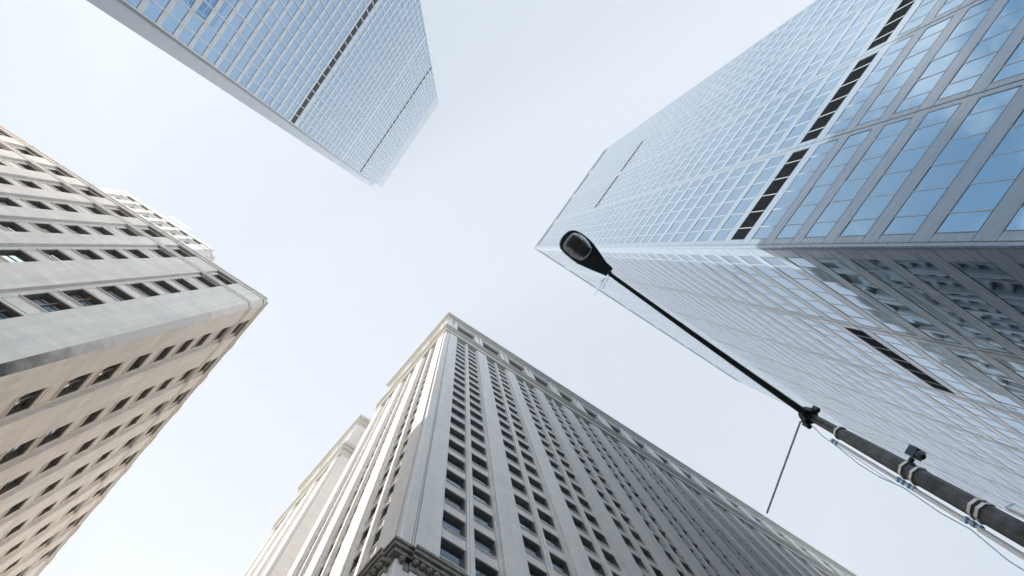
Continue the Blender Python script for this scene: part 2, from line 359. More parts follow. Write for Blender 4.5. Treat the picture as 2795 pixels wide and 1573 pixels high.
# two guilloche friezes that turn the splayed corner, and the coping
def frieze(name, z0, z1, dep, bump_r, every, reach):
    mb = MB(); zc = (z0+z1)/2; edge = .07
    for fc, KL, rc in ((LA, KA, reach[0]), (LB, KB, reach[1])):
        fc.box(mb, SPL*.8, KL, -.05, dep, z0, z0+edge); fc.box(mb, SPL*.8, KL, -.05, dep, z1-edge, z1); fc.box(mb, SPL*.8, KL, -.05, dep*.35, z0+edge, z1-edge)
        u = SPL+.4
        while u < min(rc, KL-.5):
            n = 8; a = every*.42; c_ = fc.P(u, dep*.36, zc)
            ring = [fc.P(u+a*math.cos(2*math.pi*i/n), dep*.36, zc+bump_r*math.sin(2*math.pi*i/n)) for i in range(n)]; top = fc.P(u, dep*1.5, zc)
            for i in range(n): mb.quad([ring[i], ring[(i+1) % n], top], [(0, 0), (1, 0), (0, 1)], 0, True)
            u += every
    a_, b_ = LA.P(SPL*.8, dep, 0), LB.P(SPL*.8, dep, 0); i_ = LA.P(SPL*.8, -.3, 0); j_ = LB.P(SPL*.8, -.3, 0)
    mb.prism([(p.x, p.y) for p in (a_, b_, j_, i_)], z0+EYE, z1+EYE)
    return mb
frieze('frieze', .9355*U+.05, .9475*U, .07, .26, .62, (22, 34)).build('frieze', 'limestone_trim', office)
frieze('frieze', 1.0003*U+.06, 1.0125*U, .09, .26, .62, (40, 36)).build('frieze', 'limestone_trim', office)
cop = MB()
for fc, cols, KL in ((LA, colsA, KA), (LB, colsB, KB)):
    fc.box(cop, .2, KL, -.6, .14, ZR-.01, ZR+.22); fc.box(cop, .25, KL, -.5, .03, ZR+.22, ZR+.46)
    for k in range(len(cols)-1):
        m = (cols[k][1]+cols[k+1][0])/2*U
        if m+.7 < KL: fc.box(cop, m-.55, m+.55, -.5, .17 if fc is LA else .21, ZR-.16, ZR+.30)
cop.build('coping', 'limestone_trim', office)
ws.finish()
# the pale tower that stands back on the roof
US = 108.0
cS = plan(597, 690)*US
SA = Face(cS, 34.1+180, (1, -1)); SB = Face(cS, 130.3, (1, 1))
SLA, SLB, ZS = 16.6, 16.0, .985*US
up = MB(); up.prism([(p.x, p.y) for p in [SA.c+SA.d*1.2+SB.d*1.2, SA.c+SA.d*(SLA-.6)+SB.d*1.2, SA.c+SA.d*(SLA-.6)+SB.d*(SLB-1), SA.c+SB.d*(SLB-1)+SA.d*1.2]], ZR+EYE-1, ZS+EYE-.2)
uw = []
for fc, KL in ((SA, SLA), (SB, SLB)):
    bay = .0209*US; prev = .9; k = 0
    while True:
        b0 = .0205*US+k*bay+.25; w_ = 1.0
        if b0+w_+1.2 > KL: break
        fc.box(up, prev, b0-.22, -1.3, 0, ZR-1, ZS); prev = b0+w_+.22
        fc.box(up, b0-.22, prev, -1.3, -.3, ZR-1, .945*US); fc.box(up, b0-.22, prev, -1.3, -.3, .9625*US, .972*US); fc.box(up, b0-.22, prev, -1.3, -.01, .986*US, ZS)
        fc.box(up, b0-.22, b0, -1.3, -.25, .972*US, .986*US); fc.box(up, b0+w_, prev, -1.3, -.25, .972*US, .986*US)
        fc.box(up, b0-.22, b0, -1.3, -.28, .945*US, .9625*US); fc.box(up, b0+w_, prev, -1.3, -.28, .945*US, .9625*US)
        uw += [(fc, b0+w_/2, .945*US, .9625*US), (fc, b0+w_/2, .972*US, .986*US)]
        k += 1
    fc.box(up, prev, KL, -1.3, 0, ZR-1, ZS)
    fc.box(up, .5, KL+.1, -1.2, .16, ZS, ZS+.5); fc.box(up, .9, KL, -1.2, .06, ZS+.5, 1.003*US)
    fc.box(up, .6, KL, -.4, .12, .9665*US, .969*US)
a_, b_ = SA.P(.9, 0, 0), SB.P(.9, 0, 0); i_ = SA.P(2.2, -2.2, 0)
up.prism([(p.x, p.y) for p in (a_, b_, i_)], ZR+EYE-1, ZS+EYE+.3)
upo = up.build('upper_tower', 'white_stone', office); 
uf = MB()
for fc, uc, z0, z1 in uw:
    fc.box(uf, uc-.5, uc+.5, -.9, -.6, z0, z1)
sub(upo, 'window', uf, 'old_glass', office['_base'])
# scaffold on the edge of that roof
sc_ = thing('scaffold', 'small pale blue tube scaffold standing on the roof edge of the white upper tower', 'scaffold', tuple(SA.P(8, .1, 1.003*US)))
tb = MB()
z0, z1 = 1.003*US, 1.019*US
for uu in (6.1, 7.7, 9.4):
    for dd in (-.9, .35): tb.tube([SA.P(uu, dd, z0), SA.P(uu, dd, z1)], .035, 6)
for dd in (-.9, .35):
    for zz in (z0+.7, z1-.05): tb.tube([SA.P(6.0, dd, zz), SA.P(9.5, dd, zz)], .03, 6)
for uu in (6.1, 7.7, 9.4): tb.tube([SA.P(uu, -.95, z1-.1), SA.P(uu, .4, z1-.1)], .03, 6)
tb.build('tube_frame', 'blue_tube', sc_)

# ------------------------------------------------------------------ the corner building with the big cornice
U = 114.0
cM = plan(1217.6, 901.3)*U
MA = Face(cM, 33.4, (1, -1)); MBf = Face(cM, 130.8, (-1, -1))
ornate = thing('cornice_office_building', 'tall pale terracotta office block with paired windows, a columned attic and a heavy cornice', 'building', (cM.x, cM.y, 0))
NB = 19; PER = .0508; LM = (.0712+PER*(NB-1))*U
ZT = 1.004*U
LEDGE = .2712*U
headM = [(1.0021-.03283*k)*U for k in range(22)]+[(.2465-.033*k)*U for k in range(3)]
headM.sort(); OPEN, SP = .0205*U, .0126*U
layA = [((.0207+PER*k)*U, (.0352+PER*k)*U, (.0393+PER*k)*U, (.0536+PER*k)*U) for k in range(NB)]
layB = [((.0204+.0473*k)*U, (.0330+.0473*k)*U, (.0378+.0473*k)*U, (.0500+.0473*k)*U) for k in range(3)]
EB = .158*U
pier, thin, spand, trim = MB(), MB(), MB(), MB()
ws = WindowSet(ornate, 'window_frame')
def bay_face(fc, lay, end, zlow=GROUND, windows=True, corner=.0063*U, tz=ZT, ztop_in=None, sp=None):
    sp = sp or spand
    prev = corner
    for (a, b, c, d) in lay:
        fc.box(pier, prev+.16, a-.16, -1.4, 0, zlow, tz-.55); fc.box(pier, prev+.16, a-.16, -1.4, -.10, tz-.55, tz)
        fc.box(pier, prev, prev+.16, -1.4, -.24, zlow, tz-.3); fc.box(pier, a-.16, a, -1.4, -.24, zlow, tz-.3); fc.box(pier, prev+.05, prev+.12, -.3, -.12, zlow, tz-.4); fc.box(pier, a-.12, a-.05, -.3, -.12, zlow, tz-.4)
        fc.box(thin, b, c, -1.4, -.22, zlow, tz-.5)
        fc.box(thin, b+.12, c-.12, -1.4, -.12, zlow, tz-.35)
        for (p, q) in ((a, b), (c, d)):
            zb = zlow
            for hd in headM:
                sl_ = hd-OPEN
                if sl_ > zb+.3 and hd < tz+.3:
                    fc.box(sp, p, q, -1.4, -.42, zb, sl_)
                    fc.box(sp, p, q, -.5, -.37, zb+.003, zb+.16)            # lip under the panel
                    fc.box(sp, p, q, -.5, -.34, sl_-.05, sl_+.03)
                    if in_frame(fc.P(p, 0, sl_)) and sl_ < .75*U:
                        for e in ((p+.14, p+.17, zb+.30, sl_-.20), (q-.17, q-.14, zb+.30, sl_-.20), (p+.17, q-.17, sl_-.235, sl_-.20)): fc.box(sp, e[0], e[1], -.45, -.395, e[2], e[3])
                    if windows and hd > 20: ws.add(fc, (p+q)/2, sl_+.03, q-p-.04, hd-sl_-.04, -.65, 'plain')
                zb = hd
            fc.box(sp, p, q, -1.4, -.5, zb+.0, tz)
        prev = d
    fc.box(pier, prev, end, -1.4, 0, zlow, tz)
bay_face(MA, layA, LM); bay_face(MBf, layB, EB)
# the slim recessed pilaster on the corner, splayed
CU = .0063*U; chf = .16
pl = [MA.P(CU, -.10, 0), MA.P(chf, -.10, 0), MBf.P(chf, -.10, 0), MBf.P(.0045*U, -.10, 0), MBf.P(.0045*U, -1.3, 0), MA.P(CU, -1.3, 0)]
pq = MB(); pq.prism([(p.x, p.y) for p in pl], 0, ZT+EYE); pq.build('corner_pilaster', 'terracotta', ornate)
MBf.box(pier, .0045*U+.10, .0204*U-.2, -1.0, .002, GROUND, ZT-.02)
pier.build('pier', 'terracotta', ornate); thin.build('mullion_pier', 'terracotta', ornate); spand.build('spandrel', 'terracotta', ornate)
kc = inset_core(MA, MBf, LM-2, EB-2, 1.35); core(kc, ZT).build('core', 'terracotta', ornate)
# belt of mouldings over the shaft, attic with columns, entablature and cornice
ARCH = [(.0, .16, 1.000, 1.016), (.0, .10, 1.016, 1.026), (.0, .34, 1.026, 1.033), (.0, .22, 1.033, 1.041), (.0, .46, 1.041, 1.047), (.0, .25, 1.047, 1.060)]
CORN = [(.0, .05, 1.172, 1.180), (.0, .14, 1.180, 1.1845), (.0, .30, 1.1845, 1.190), (.0, .22, 1.190, 1.197), (.0, .50, 1.197, 1.202), (.0, .66, 1.202, 1.2105), (.0, .60, 1.2105, 1.2155)]
def band_run(mb, fc, other, prof, u0, u1, ret=False):
    for (_, d, z0, z1) in prof: fc.box(mb, u0, u1+(d if ret else 0), -.9, d, z0*U, z1*U)
def band_corner(mb, fa, fb, prof, back=.9):
    for (_, d, z0, z1) in prof:
        k = corner_of(fa, fb, d, d); q1, q2 = fa.P(.9, d, 0), fb.P(.9, d, 0); r1, r2 = fa.P(.9, -back, 0), fb.P(.9, -back, 0); c0_ = corner_of(fa, fb, -back, -back)
        mb.prism([(k.x, k.y), (q1.x, q1.y), (r1.x, r1.y), (c0_.x, c0_.y), (r2.x, r2.y), (q2.x, q2.y)], z0*U+EYE, z1*U+EYE)
def top_works(fa, fb, la, lb, laya, layb, owner, wing=False):
    am, cm, at, rc, cap_ = MB(), MB(), MB(), MB(), MB()
    for fc, ln in ((fa, la), (fb, lb)):
        band_run(am, fc, None, ARCH, .9, ln, True); band_run(cm, fc, None, CORN, .9, ln, True)
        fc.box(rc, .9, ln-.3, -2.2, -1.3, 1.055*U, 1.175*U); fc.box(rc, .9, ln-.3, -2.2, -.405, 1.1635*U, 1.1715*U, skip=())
    band_corner(am, fa, fb, ARCH); band_corner(cm, fa, fb, CORN)
    for fc, lay, ln, per, first in ((fa, laya, la, PER, .0536), (fb, layb, lb, .0473, .0500)):
        if lay is None: fc.box(at, .0, ln, -1.2, -.02, 1.059*U, 1.173*U); continue
        blocks = [(0.0, .0210*U)]+[((first-.0010+per*k)*U, (first+.0168+per*k)*U) for k in range(len(lay))]
        for i, (a, b) in enumerate(blocks):
            if a > ln-1: break
            b = min(b, ln)
            # a pair of engaged columns on a block
            fc.box(at, a+.10, b-.10, -1.25, -.30, 1.059*U, 1.173*U)
            fc.box(at, a, b, -1.25, .02, 1.060*U, 1.072*U)
            n = 2; wv = (b-a)/n
            for j in range(n):
                c_ = a+wv*(j+.5); r_ = wv*.40
                pts = [fc.P(c_, -.30, z*U) for z in (1.072, 1.10, 1.13, 1.160)]
                at.tube(pts, [r_, r_*1.0, r_*.95, r_*.86], 14, cap=False)
                for (dz0, dz1, e) in ((1.072, 1.076, 1.10), (1.160, 1.1635, 1.0), (1.1635, 1.170, 1.16)):
                    at.tube([fc.P(c_, -.30, dz0*U), fc.P(c_, -.30, dz1*U)], r_*e, 14)
                for q in range(7):
                    an = math.pi*(q/6.0); at.tube([fc.P(c_+r_*1.0*math.cos(an), -.30+r_*1.0*math.sin(an), 1.1622*U), fc.P(c_+r_*1.22*math.cos(an), -.30+r_*1.22*math.sin(an), 1.169*U)], [.09, .02], 5)
            fc.box(at, a-.02, b+.02, -1.25, .12, 1.170*U, 1.1735*U)
        for i in range(len(blocks)-1):
            a, b = blocks[i][1], blocks[i+1][0]
            if b > ln: break
            fc.box(at, a-.1, b+.1, -.40, -.06, 1.162*U, 1.173*U); fc.box(at, a-.1, b+.1, -1.2, -.06, 1.059*U, 1.085*U)
            # brackets and lion-head lumps under the cornice
        u = 1.0
        while u < ln-.5:
            fc.box(cm, u-.13, u+.13, -.1, .40, 1.1905*U, 1.1965*U); u += .62
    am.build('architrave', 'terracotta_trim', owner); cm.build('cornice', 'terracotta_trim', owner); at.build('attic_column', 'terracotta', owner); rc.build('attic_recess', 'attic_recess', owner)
top_works(MA, MBf, LM, EB, layA, layB, ornate)
rf = MB(); rk = inset_core(MA, MBf, LM-1, EB-1, .8); rf.prism([(p.x, p.y) for p in rk], 1.174*U+EYE, 1.2145*U+EYE); rf.build('roof', 'terracotta_trim', ornate)
fin = MB(); p = corner_of(MA, MBf, .55, .55)
MA.box(fin, .8, LM, .46, .50, 1.2156*U, 1.2195*U, skip=()); MBf.box(fin, .8, EB, .46, .50, 1.2156*U, 1.2195*U, skip=()); fin.build('gutter', 'blue_tube', ornate)
# belt ledge low on the shaft with its bead course
led, bead, lowp = MB(), MB(), MB()
PROF = [(.0, .52, .2690, .2712), (.0, .44, .2662, .2690), (.0, .30, .2640, .2662), (.0, .36, .2625, .2640)]
for fc, ln, n0 in ((MA, LM, .0066*U), (MBf, EB, .0047*U)):
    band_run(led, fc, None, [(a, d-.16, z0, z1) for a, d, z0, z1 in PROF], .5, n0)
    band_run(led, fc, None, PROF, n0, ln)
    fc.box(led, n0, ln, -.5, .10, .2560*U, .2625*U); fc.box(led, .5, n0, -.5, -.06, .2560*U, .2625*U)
    u = n0+.2
    while u < min(ln, 9):
        c_ = fc.P(u, .23, .2612*U)
        bead.tube([c_-Vector((0, 0, .2)), c_-Vector((0, 0, .12)), c_, c_+Vector((0, 0, .1)), c_+Vector((0, 0, .15))], [.03, .13, .16, .12, .04], 8)
        u += .36
    fc.box(lowp, n0+.05, ln, -.3, .05, GROUND, .2558*U); fc.box(lowp, .3, n0+.05, -.3, -.08, GROUND, .2558*U)
    for (a, b) in ((n0+.35, n0+2.6),):
        for e in ((a, a+.06, .235*U, .2520*U), (b-.06, b, .235*U, .2520*U), (a+.06, b-.06, .2515*U, .2520*U)): fc.box(lowp, e[0], e[1], .0, .09, e[2], e[3])
for k in range(3):
    u = .35+.36*k
    for fc in (MA, MBf):
        if u < .6:
            c_ = fc.P(u, .08, .2612*U); bead.tube([c_-Vector((0, 0, .2)), c_-Vector((0, 0, .12)), c_, c_+Vector((0, 0, .1))], [.03, .13, .16, .08], 8)
band_corner(led, MA, MBf, [(a, d-.16, z0, z1) for a, d, z0, z1 in PROF], .5)
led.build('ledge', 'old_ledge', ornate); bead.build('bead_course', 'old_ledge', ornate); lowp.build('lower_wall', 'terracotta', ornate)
# light court and second wing
W0 = .2395*U
WF = Face(MBf.P(W0, 0, 0).to_2d(), 33.4, (1, -1)); WB = Face(WF.c, 130.8, (-1, -1))
wl, wp = MB(), MB()
WF.box(wl, .35, 26, -1.2, 0, GROUND, ZT)
WF.box(wl, .35, 26, -1.2, -.05, ZT, 1.18*U)
WF.box(wl, .35, 2.1, -.5, .12, GROUND, ZT-.4); WF.box(wl, 2.6, 26, -.5, .06, GROUND, ZT-.4)
for k in range(1, 24):
    z = ZT-.5-k*.0328*U
    for j in range(3): WF.box(wp, 3.0+j*5.2, 6.6+j*5.2, -.2, .10, z, z+2.5)
pier, thin, spand = MB(), MB(), MB()
layW = [((.0204+.0473*k)*U, (.0330+.0473*k)*U, (.0378+.0473*k)*U, (.0500+.0473*k)*U) for k in range(3)]
bay_face(WB, layW, EB, windows=True, corner=.3)
wing = wl.build('rear_wing', 'terracotta', ornate); sub(wing, 'blind_panel', wp, 'blind_panel', ornate['_base'])
sub(wing, 'wing_pier', pier, 'terracotta', ornate['_base']); sub(wing, 'wing_mullion', thin, 'terracotta', ornate['_base']); sub(wing, 'wing_spandrel', spand, 'terracotta', ornate['_base'])
wk = inset_core(WF, WB, 25, EB-2, 1.3); wcm = MB(); wcm.prism([(p.x, p.y) for p in wk], 0, 1.18*U+EYE); sub(wing, 'wing_core', wcm, 'terracotta', ornate['_base'])
top_works(WF, WB, 26, EB, None, layW, ornate, True)
rc2 = MB(); WF2 = Face(MBf.P(EB, 0, 0).to_2d(), 33.4, (-1, 1)); WF2.box(rc2, 1.2, 30, -.6, 0, GROUND, ZT); rc2.build('court_wall', 'terracotta', ornate)
ws.finish()

# ------------------------------------------------------------------ the two glass towers
class PaneSet:
    """the glass of a curtain wall: the nearest panes as parts, the others as one part"""
    def __init__(s, root): s.root = root; s.items = []
    def add(s, fc, u0, u1, z0, z1, d, m): s.items.append((fc, u0, u1, z0, z1, d, m))
    def finish(s, limit=100, jit=.006):
        def size(it):
            p = it[0].P((it[1]+it[2])/2, it[5], (it[3]+it[4])/2); return (1 if in_frame(p, 0) else 0, -p.length)
        s.items.sort(key=size, reverse=True)
        for fc, u0, u1, z0, z1, d, m in s.items[:limit]:
            mb = MB(); fc.quad(mb, u0, u1, d, z0, z1, 0, jit); mb.build('window', m, s.root)
        ms = sorted({it[6] for it in s.items[limit:]}); mb = MB()
        for fc, u0, u1, z0, z1, d, m in s.items[limit:]: fc.quad(mb, u0, u1, d, z0, z1, ms.index(m), jit)
        o = mb.build('upper_windows', ms, s.root); o['kind'] = 'stuff'

U = 202.0
cR = plan(1460, 678)*U
RA = Face(cR, 33.0, (-1, 1)); RB = Face(cR, 125.7+180, (-1, -1))
tower = thing('blue_glass_tower', 'tall blue glass tower with metal spandrels and black louvre bands behind the street lamp', 'tower', (cR.x, cR.y, 0))
FL, GH = .01965*U, .0130*U
kmin, kmax = -6, 42
gz = lambda k: .1337*U+FL*k
bayB = [(.0036, .0463, .0483), (.0506, .0908, .0930), (.0953, .1340, .1362), (.1385, .1770, .1793)]
bayA = [(.0065, .0534, .0555), (.0590, .1058, .1080), (.1112, .1588, .1610), (.1642, .2118, .2140), (.2172, .2643, .2665), (.2697, .3173, .3195), (.3227, .3680, .3700)]
ps = PaneSet(tower); clad, mull, joint, louv = MB(), MB(), MB(), {}
ZR2 = 1.008*U
def curtain(fc, bays, gm, lou):
    prev = 0.012/U; EN = bays[-1][2]*U
    for bi, (a, b, pc) in enumerate(bays):
        a *= U; b *= U; n = 6
        first = (a/U+(.0056 if fc is RB else .0061)*((b-a)/((.0427 if fc is RB else .0469)*U)))*U
        step = (b-a-2*(first-a))/(n-2); ms = [a]+[first+step*i for i in range(n-1)]+[b]
        fc.box(clad, prev*U, a, -.4, 0, GROUND, ZR2)
        zb = GROUND
        for k in range(kmin, kmax+1):
            z0, z1 = gz(k), gz(k)+GH
            fc.box(clad, a, b, -.4, 0, zb, z0); zb = z1
            black = (bi, k) in lou
            for i in range(n):
                if black:
                    mb = louv.setdefault((fc is RB, bi, k), MB())
                    fc.box(mb, ms[i]+.03, ms[i+1]-.03, -.35, -.07, z0, z1)
                    for j in range(8): fc.box(mb, ms[i]+.03, ms[i+1]-.03, -.07, -.02, z0+GH*(j+.25)/8, z0+GH*(j+.45)/8)
                else: ps.add(fc, ms[i]+.02, ms[i+1]-.02, z0+.02, z1-.02, -.014, gm)
            for x in ms[1:-1]: fc.box(mull, x-.035, x+.035, -.03, .004, z0, z1)
            # dark gaskets: along head and sill, and as joints across the solid panels beside them
            for z in (z0, z1):
                fc.box(joint, prev*U+.25, a-.02, -.01, .006, z-.02, z+.02); fc.box(joint, a, b, -.03, .006, z-.025, z+.025)
            fc.box(joint, a-.025, a+.025, -.03, .005, z0+.026, z1-.026); fc.box(joint, b-.025, b+.025, -.03, .005, z0+.026, z1-.026)
        fc.box(clad, a, b, -.4, 0, zb, ZR2)
        fc.box(joint, pc*U-.035, pc*U+.035, -.01, .012, GROUND, .982*U)
        prev = b/U
    fc.box(clad, prev*U, EN, -.4, 0, GROUND, ZR2)
    fc.box(joint, .20, .245, -.01, .010, GROUND, .99*U)
curtain(RB, bayB, 'tower_glass', {(b, 6) for b in range(4)} | {(1, 28), (2, 28)})
curtain(RA, bayA, 'tower_glass_wavy', {(1, 6)})
clad.build('cladding', 'tower_metal', tower); mull.build('mullion', 'mullion_metal', tower); joint.build('gasket', 'tower_joint', tower)
for (isb, bi, k), mb in louv.items(): mb.build('louver', 'black_louver' if k < 20 else 'grey_louver', tower)
ps.finish()
rk = [RA.c+RA.d*.4+RB.d*.4, RA.c+RA.d*(.37*U-.2)+RB.d*.4, RA.c+RA.d*(.37*U-.2)+RB.d*(.1793*U-.2), RA.c+RB.d*(.1793*U-.2)+RA.d*.4]
cm_ = MB(); cm_.prism([(p.x, p.y) for p in rk], 0, 1.0*U+EYE); cm_.build('core', 'tower_metal', tower)
gap = MB(); par = MB()
for fc, bays in ((RA, bayA), (RB, bayB)):
    x0 = .0053
    for a, b, pc in bays:
        fc.box(gap, x0*U, (pc-.0035)*U, -.1, .03, .9805*U, .9912*U); x0 = pc+.0030
    fc.box(par, .15, bays[-1][2]*U, -.5, .05, .9990*U, 1.0015*U); fc.box(par, .15, bays[-1][2]*U, -.5, .10, 1.0080*U, 1.0105*U)
gap.build('roof_gap', 'black_louver', tower); par.build('parapet_rail', 'tower_metal', tower)

U = 245.0
cT = plan(1030, 502)*U
TB = Face(cT, 124.4+180, (1, 1))
slab = thing('pale_slab_tower', 'very tall pale slab tower with a fine grid of ribs and one dark louvre band', 'tower', (cT.x, cT.y, 0))
WT = .1527*U; FL = .0163*U; SPH = .0048*U
ps = PaneSet(slab); span, fin, lo1 = MB(), MB(), {}
cols = [-.0012]+[.0051+.00706*k for k in range(21)]+[.1527]
for k in range(-17, 44):
    z0 = (.2940+.0163*k)*U; z1 = z0+SPH; z2 = min(z0+FL, .9985*U)
    if z0 > .995*U: break
    TB.box(span, -.0012*U, WT, -.6, 0, z0, z1)
    solid = k in (14, 26)
    if solid: TB.box(span, -.0012*U, WT, -.6, 0, z1, z1+1.0)
    for i in range(len(cols)-1):
        if k in (13, 33):
            mb = lo1.setdefault(k, MB())
            TB.box(mb, cols[i]*U, cols[i+1]*U, -.6, -.10, z1, z2)
            for j in range(7): TB.box(mb, cols[i]*U, cols[i+1]*U, -.10, -.04, z1+(z2-z1)*(j+.2)/7, z1+(z2-z1)*(j+.4)/7)
        else: ps.add(TB, cols[i]*U+.02, cols[i+1]*U-.02, z1+(1.0 if solid else 0), z2, -.06, 'grey_tower_glass')
for c_ in cols[1:-1]: TB.box(fin, c_*U-.06, c_*U+.06, -.2, .12, GROUND, 1.02*U)
TB.box(fin, WT-.25, WT, -.6, .16, GROUND, .998*U)
span.build('spandrel', 'pale_metal', slab); fin.build('rib', 'pale_metal', slab)
for mb in lo1.values(): mb.build('louver', 'grey_louver', slab)
ps.finish()
pp = MB(); TB.box(pp, -.0012*U, WT+.05, -.8, .10, .9995*U, 1.052*U)
k = 0
while k*.9 < WT: TB.box(pp, k*.9, k*.9+.30, -.1, .17, 1.001*U, 1.050*U); k += 1
pp.build('parapet', 'pale_stone', slab)
ep, tr, gr = MB(), MB(), MB()
TB.box(ep, -.0092*U, -.0030*U, -3.0, -.15, GROUND, .975*U); TB.box(ep, -.0030*U, -.0012*U, -1.5, -.45, GROUND, .995*U)
TB.box(tr, -.0019*U, -.0012*U, -.5, .06, GROUND, 1.03*U); TB.box(tr, -.0028*U, -.0024*U, -.5, -.25, GROUND, .995*U)
for k in range(-17, 44):
    z = (.2925+.0163*k)*U
    if z < .97*U: TB.box(gr, -.0092*U, -.0031*U, -.2, -.146, z-.03, z+.03)
ep.build('end_pier', 'pale_stone', slab); tr.build('edge_trim', 'pale_metal', slab); gr.build('panel_joint', 'blind_panel', slab)
bk = MB(); q = [TB.c-TB.d*1.5-TB.n*.61, TB.c+TB.d*(WT-.1)-TB.n*.61, TB.c+TB.d*(WT-.1)-TB.n*44, TB.c-TB.d*1.5-TB.n*44]
bk.prism([(p.x, p.y) for p in q], 0, .995*U+EYE); bk.build('core', 'pale_stone', slab)

# ------------------------------------------------------------------ the street lamp
def at(px, py, h): p = plan(px, py)*h; return Vector((p.x, p.y, h+EYE))
top, low = at(2212, 1137, 9.0), at(2795, 1460, 5.2)
ax = (low-top).normalized(); foot = top+ax*((top.z)/(-ax.z))
lamp = thing('street_lamp', 'weathered steel street lamp with a long arm and a dark teardrop head numbered 15', 'street lamp', tuple(foot))
sv = Vector((-.5, .87, 0)); sv = (sv-ax*sv.dot(ax)).normalized()         # the side of the pole that faces the cornice building
cv = ax.cross(sv).normalized()
if cv.dot(-top) < 0: cv = -cv                                            # the side that faces the camera
def along(px, py):                                                       # the point of the pole axis seen at a pixel
    d = plan(px, py); d = Vector((d.x, d.y, 1)).normalized(); o = Vector((0, 0, EYE))
    w0 = top-o; b = ax.dot(d); t = (b*w0.dot(d)-w0.dot(ax))/(1-b*b); return top+ax*t
stp = along(2300, 1187)
pm = MB(); pm.tube([stp-ax*.02, stp+ax*.10, along(2433, 1262), along(2662, 1388), foot], [.070, .076, .086, .090, .122], 8, smooth=False, twist=.25); pm.build('pole', 'weathered_steel', lamp)
pn = MB(); pn.tube([top-ax*.12, stp+ax*.05], [.055, .064], 12); pn.build('pole_top', 'weathered_steel', lamp)
neck = at(1664, 748, 8.85)
am = MB()
a0 = top+Vector((0, 0, .02)); pts = [a0.lerp(neck, t) for t in (0, .12, .3, .6, .85, 1)]
for i, p in enumerate(pts): p.z += .10*math.sin(math.pi*[0, .12, .3, .6, .85, 1][i])
am.tube(pts, [.050, .047, .042, .034, .028, .026], 12); am.build('arm', 'dark_steel', lamp)
cl_ = MB(); cl_.tube([top-ax*.16, top-ax*.13, top+ax*.02], [.10, .105, .105], 16)
cl_.tube([top-ax*.02+cv*.02, top+ax*.10+cv*.05], [.088, .080], 12)
for a in (-.07, .0, .07): cl_.tube([top+ax*(a+.02)-sv*.16, top+ax*(a+.02)+sv*.16], .016, 6)
cl_.tube([top+sv*.10-ax*.1, top+sv*.13+ax*.12], .035, 8); cl_.tube([top-sv*.09-ax*.08, top-sv*.12+ax*.10], .03, 8)
clo = cl_.build('clamp', 'dark_steel', lamp)
ho = MB(); hp = top+ax*.17+cv*.10; ho.tube([hp-ax*.14+cv*.0, hp+cv*.05+ax*.02], [.055, .058], 16); ho.build('socket', 'black_louver', lamp)
bd = {}
for px, py in ((2293, 1185), (2478, 1286), (2508, 1302), (2670, 1393), (2691, 1404)):
    c_ = along(px, py); b_ = MB(); b_.tube([c_-ax*.022, c_+ax*.022], .103 if px > 2400 else .088, 8, smooth=False, twist=.25); o_ = b_.build('strap', 'steel_band', lamp)
    k_ = MB()
    for j in (-.055, .03):
        q = c_+sv*.135+ax*j; k_.tube([q-ax*.018, q+ax*.018], .030, 6, smooth=False); k_.tube([q-ax*.05, q+ax*.06], .012, 6)
    sub(o_, 'clip', k_, 'blue_tube', lamp['_base'])
cd = MB()
def offs(px, py, s_, c__=0): return along(px, py)+sv*s_+cv*c__
cd.tube([offs(2305, 1190, .128), offs(2468, 1280, .140)], .020, 8); cd.tube([offs(2518, 1306, .140), offs(2662, 1388, .146)], .024, 8)
cd.tube([offs(2697, 1408, .148), offs(2795, 1462, .155), foot+sv*.17], .026, 8)
cd.tube([offs(2730, 1426, -.135), offs(2795, 1462, -.145), foot-sv*.15], .020, 8)
cd.build('conduit', 'white_plastic', lamp)
cb = MB()
cb.tube([offs(2225, 1150, .10), offs(2262, 1168, .15), offs(2300, 1188, .165), offs(2370, 1225, .215), offs(2430, 1258, .215), offs(2490, 1292, .18), offs(2600, 1352, .205), offs(2680, 1398, .19), offs(2795, 1462, .25), foot+sv*.26], .0065, 6)
cb.tube([offs(2300, 1188, .16), offs(2360, 1222, .17), offs(2440, 1264, .19), offs(2490, 1292, .185)], .0045, 6)
cb.tube([offs(2722, 1423, -.13), offs(2735, 1428, -.19)], .008, 6)
cb.build('cable', 'blue_tube', lamp)
bx = MB(); bc = offs(2476, 1285, -.20, .02)
Pb = [[[bc+ax*i+sv*j+cv*k for k in (-.055, .055)] for j in (-.055, .055)] for i in (-.08, .06)]
bx.hexa(Pb, ((0, .18), (0, .14), (0, .14)))
bx.tube([bc+ax*.06, bc+ax*.10, bc+ax*.13], [.055, .05, .03], 8, smooth=False); bx.tube([bc+sv*.06, bc+sv*.13], .03, 6)
bx.build('sensor_box', 'lamp_paint', lamp)
rd = MB(); r0 = at(2185, 1150, 9.0); r1 = at(2093, 1401, 9.0); rd.tube([r0, r1], .0145, 8); rd.build('tie_rod', 'blue_tube', lamp)
HH = 8.8
def zoomp(x, y, h): return at(1420+x/6.0425, 580+y/6.0425, h)
OUT = [(870,290),(935,302),(1020,345),(1100,405),(1165,465),(1215,520),(1330,680),(1430,830),(1527,915),(1508,962),(1470,985),(1420,1055),(1390,1035),(1200,960),(950,850),(830,760),(720,665),(668,600),(650,535),(665,465),(700,400),(760,340),(815,303)]
hm = MB(); n = len(OUT); cx_ = sum(p[0] for p in OUT)/n; cy_ = sum(p[1] for p in OUT)/n
def ring(sc_x, h): return [zoomp(cx_+(x-cx_)*sc_x, cy_+(y-cy_)*sc_x, HH)+Vector((0, 0, h)) for x, y in OUT]
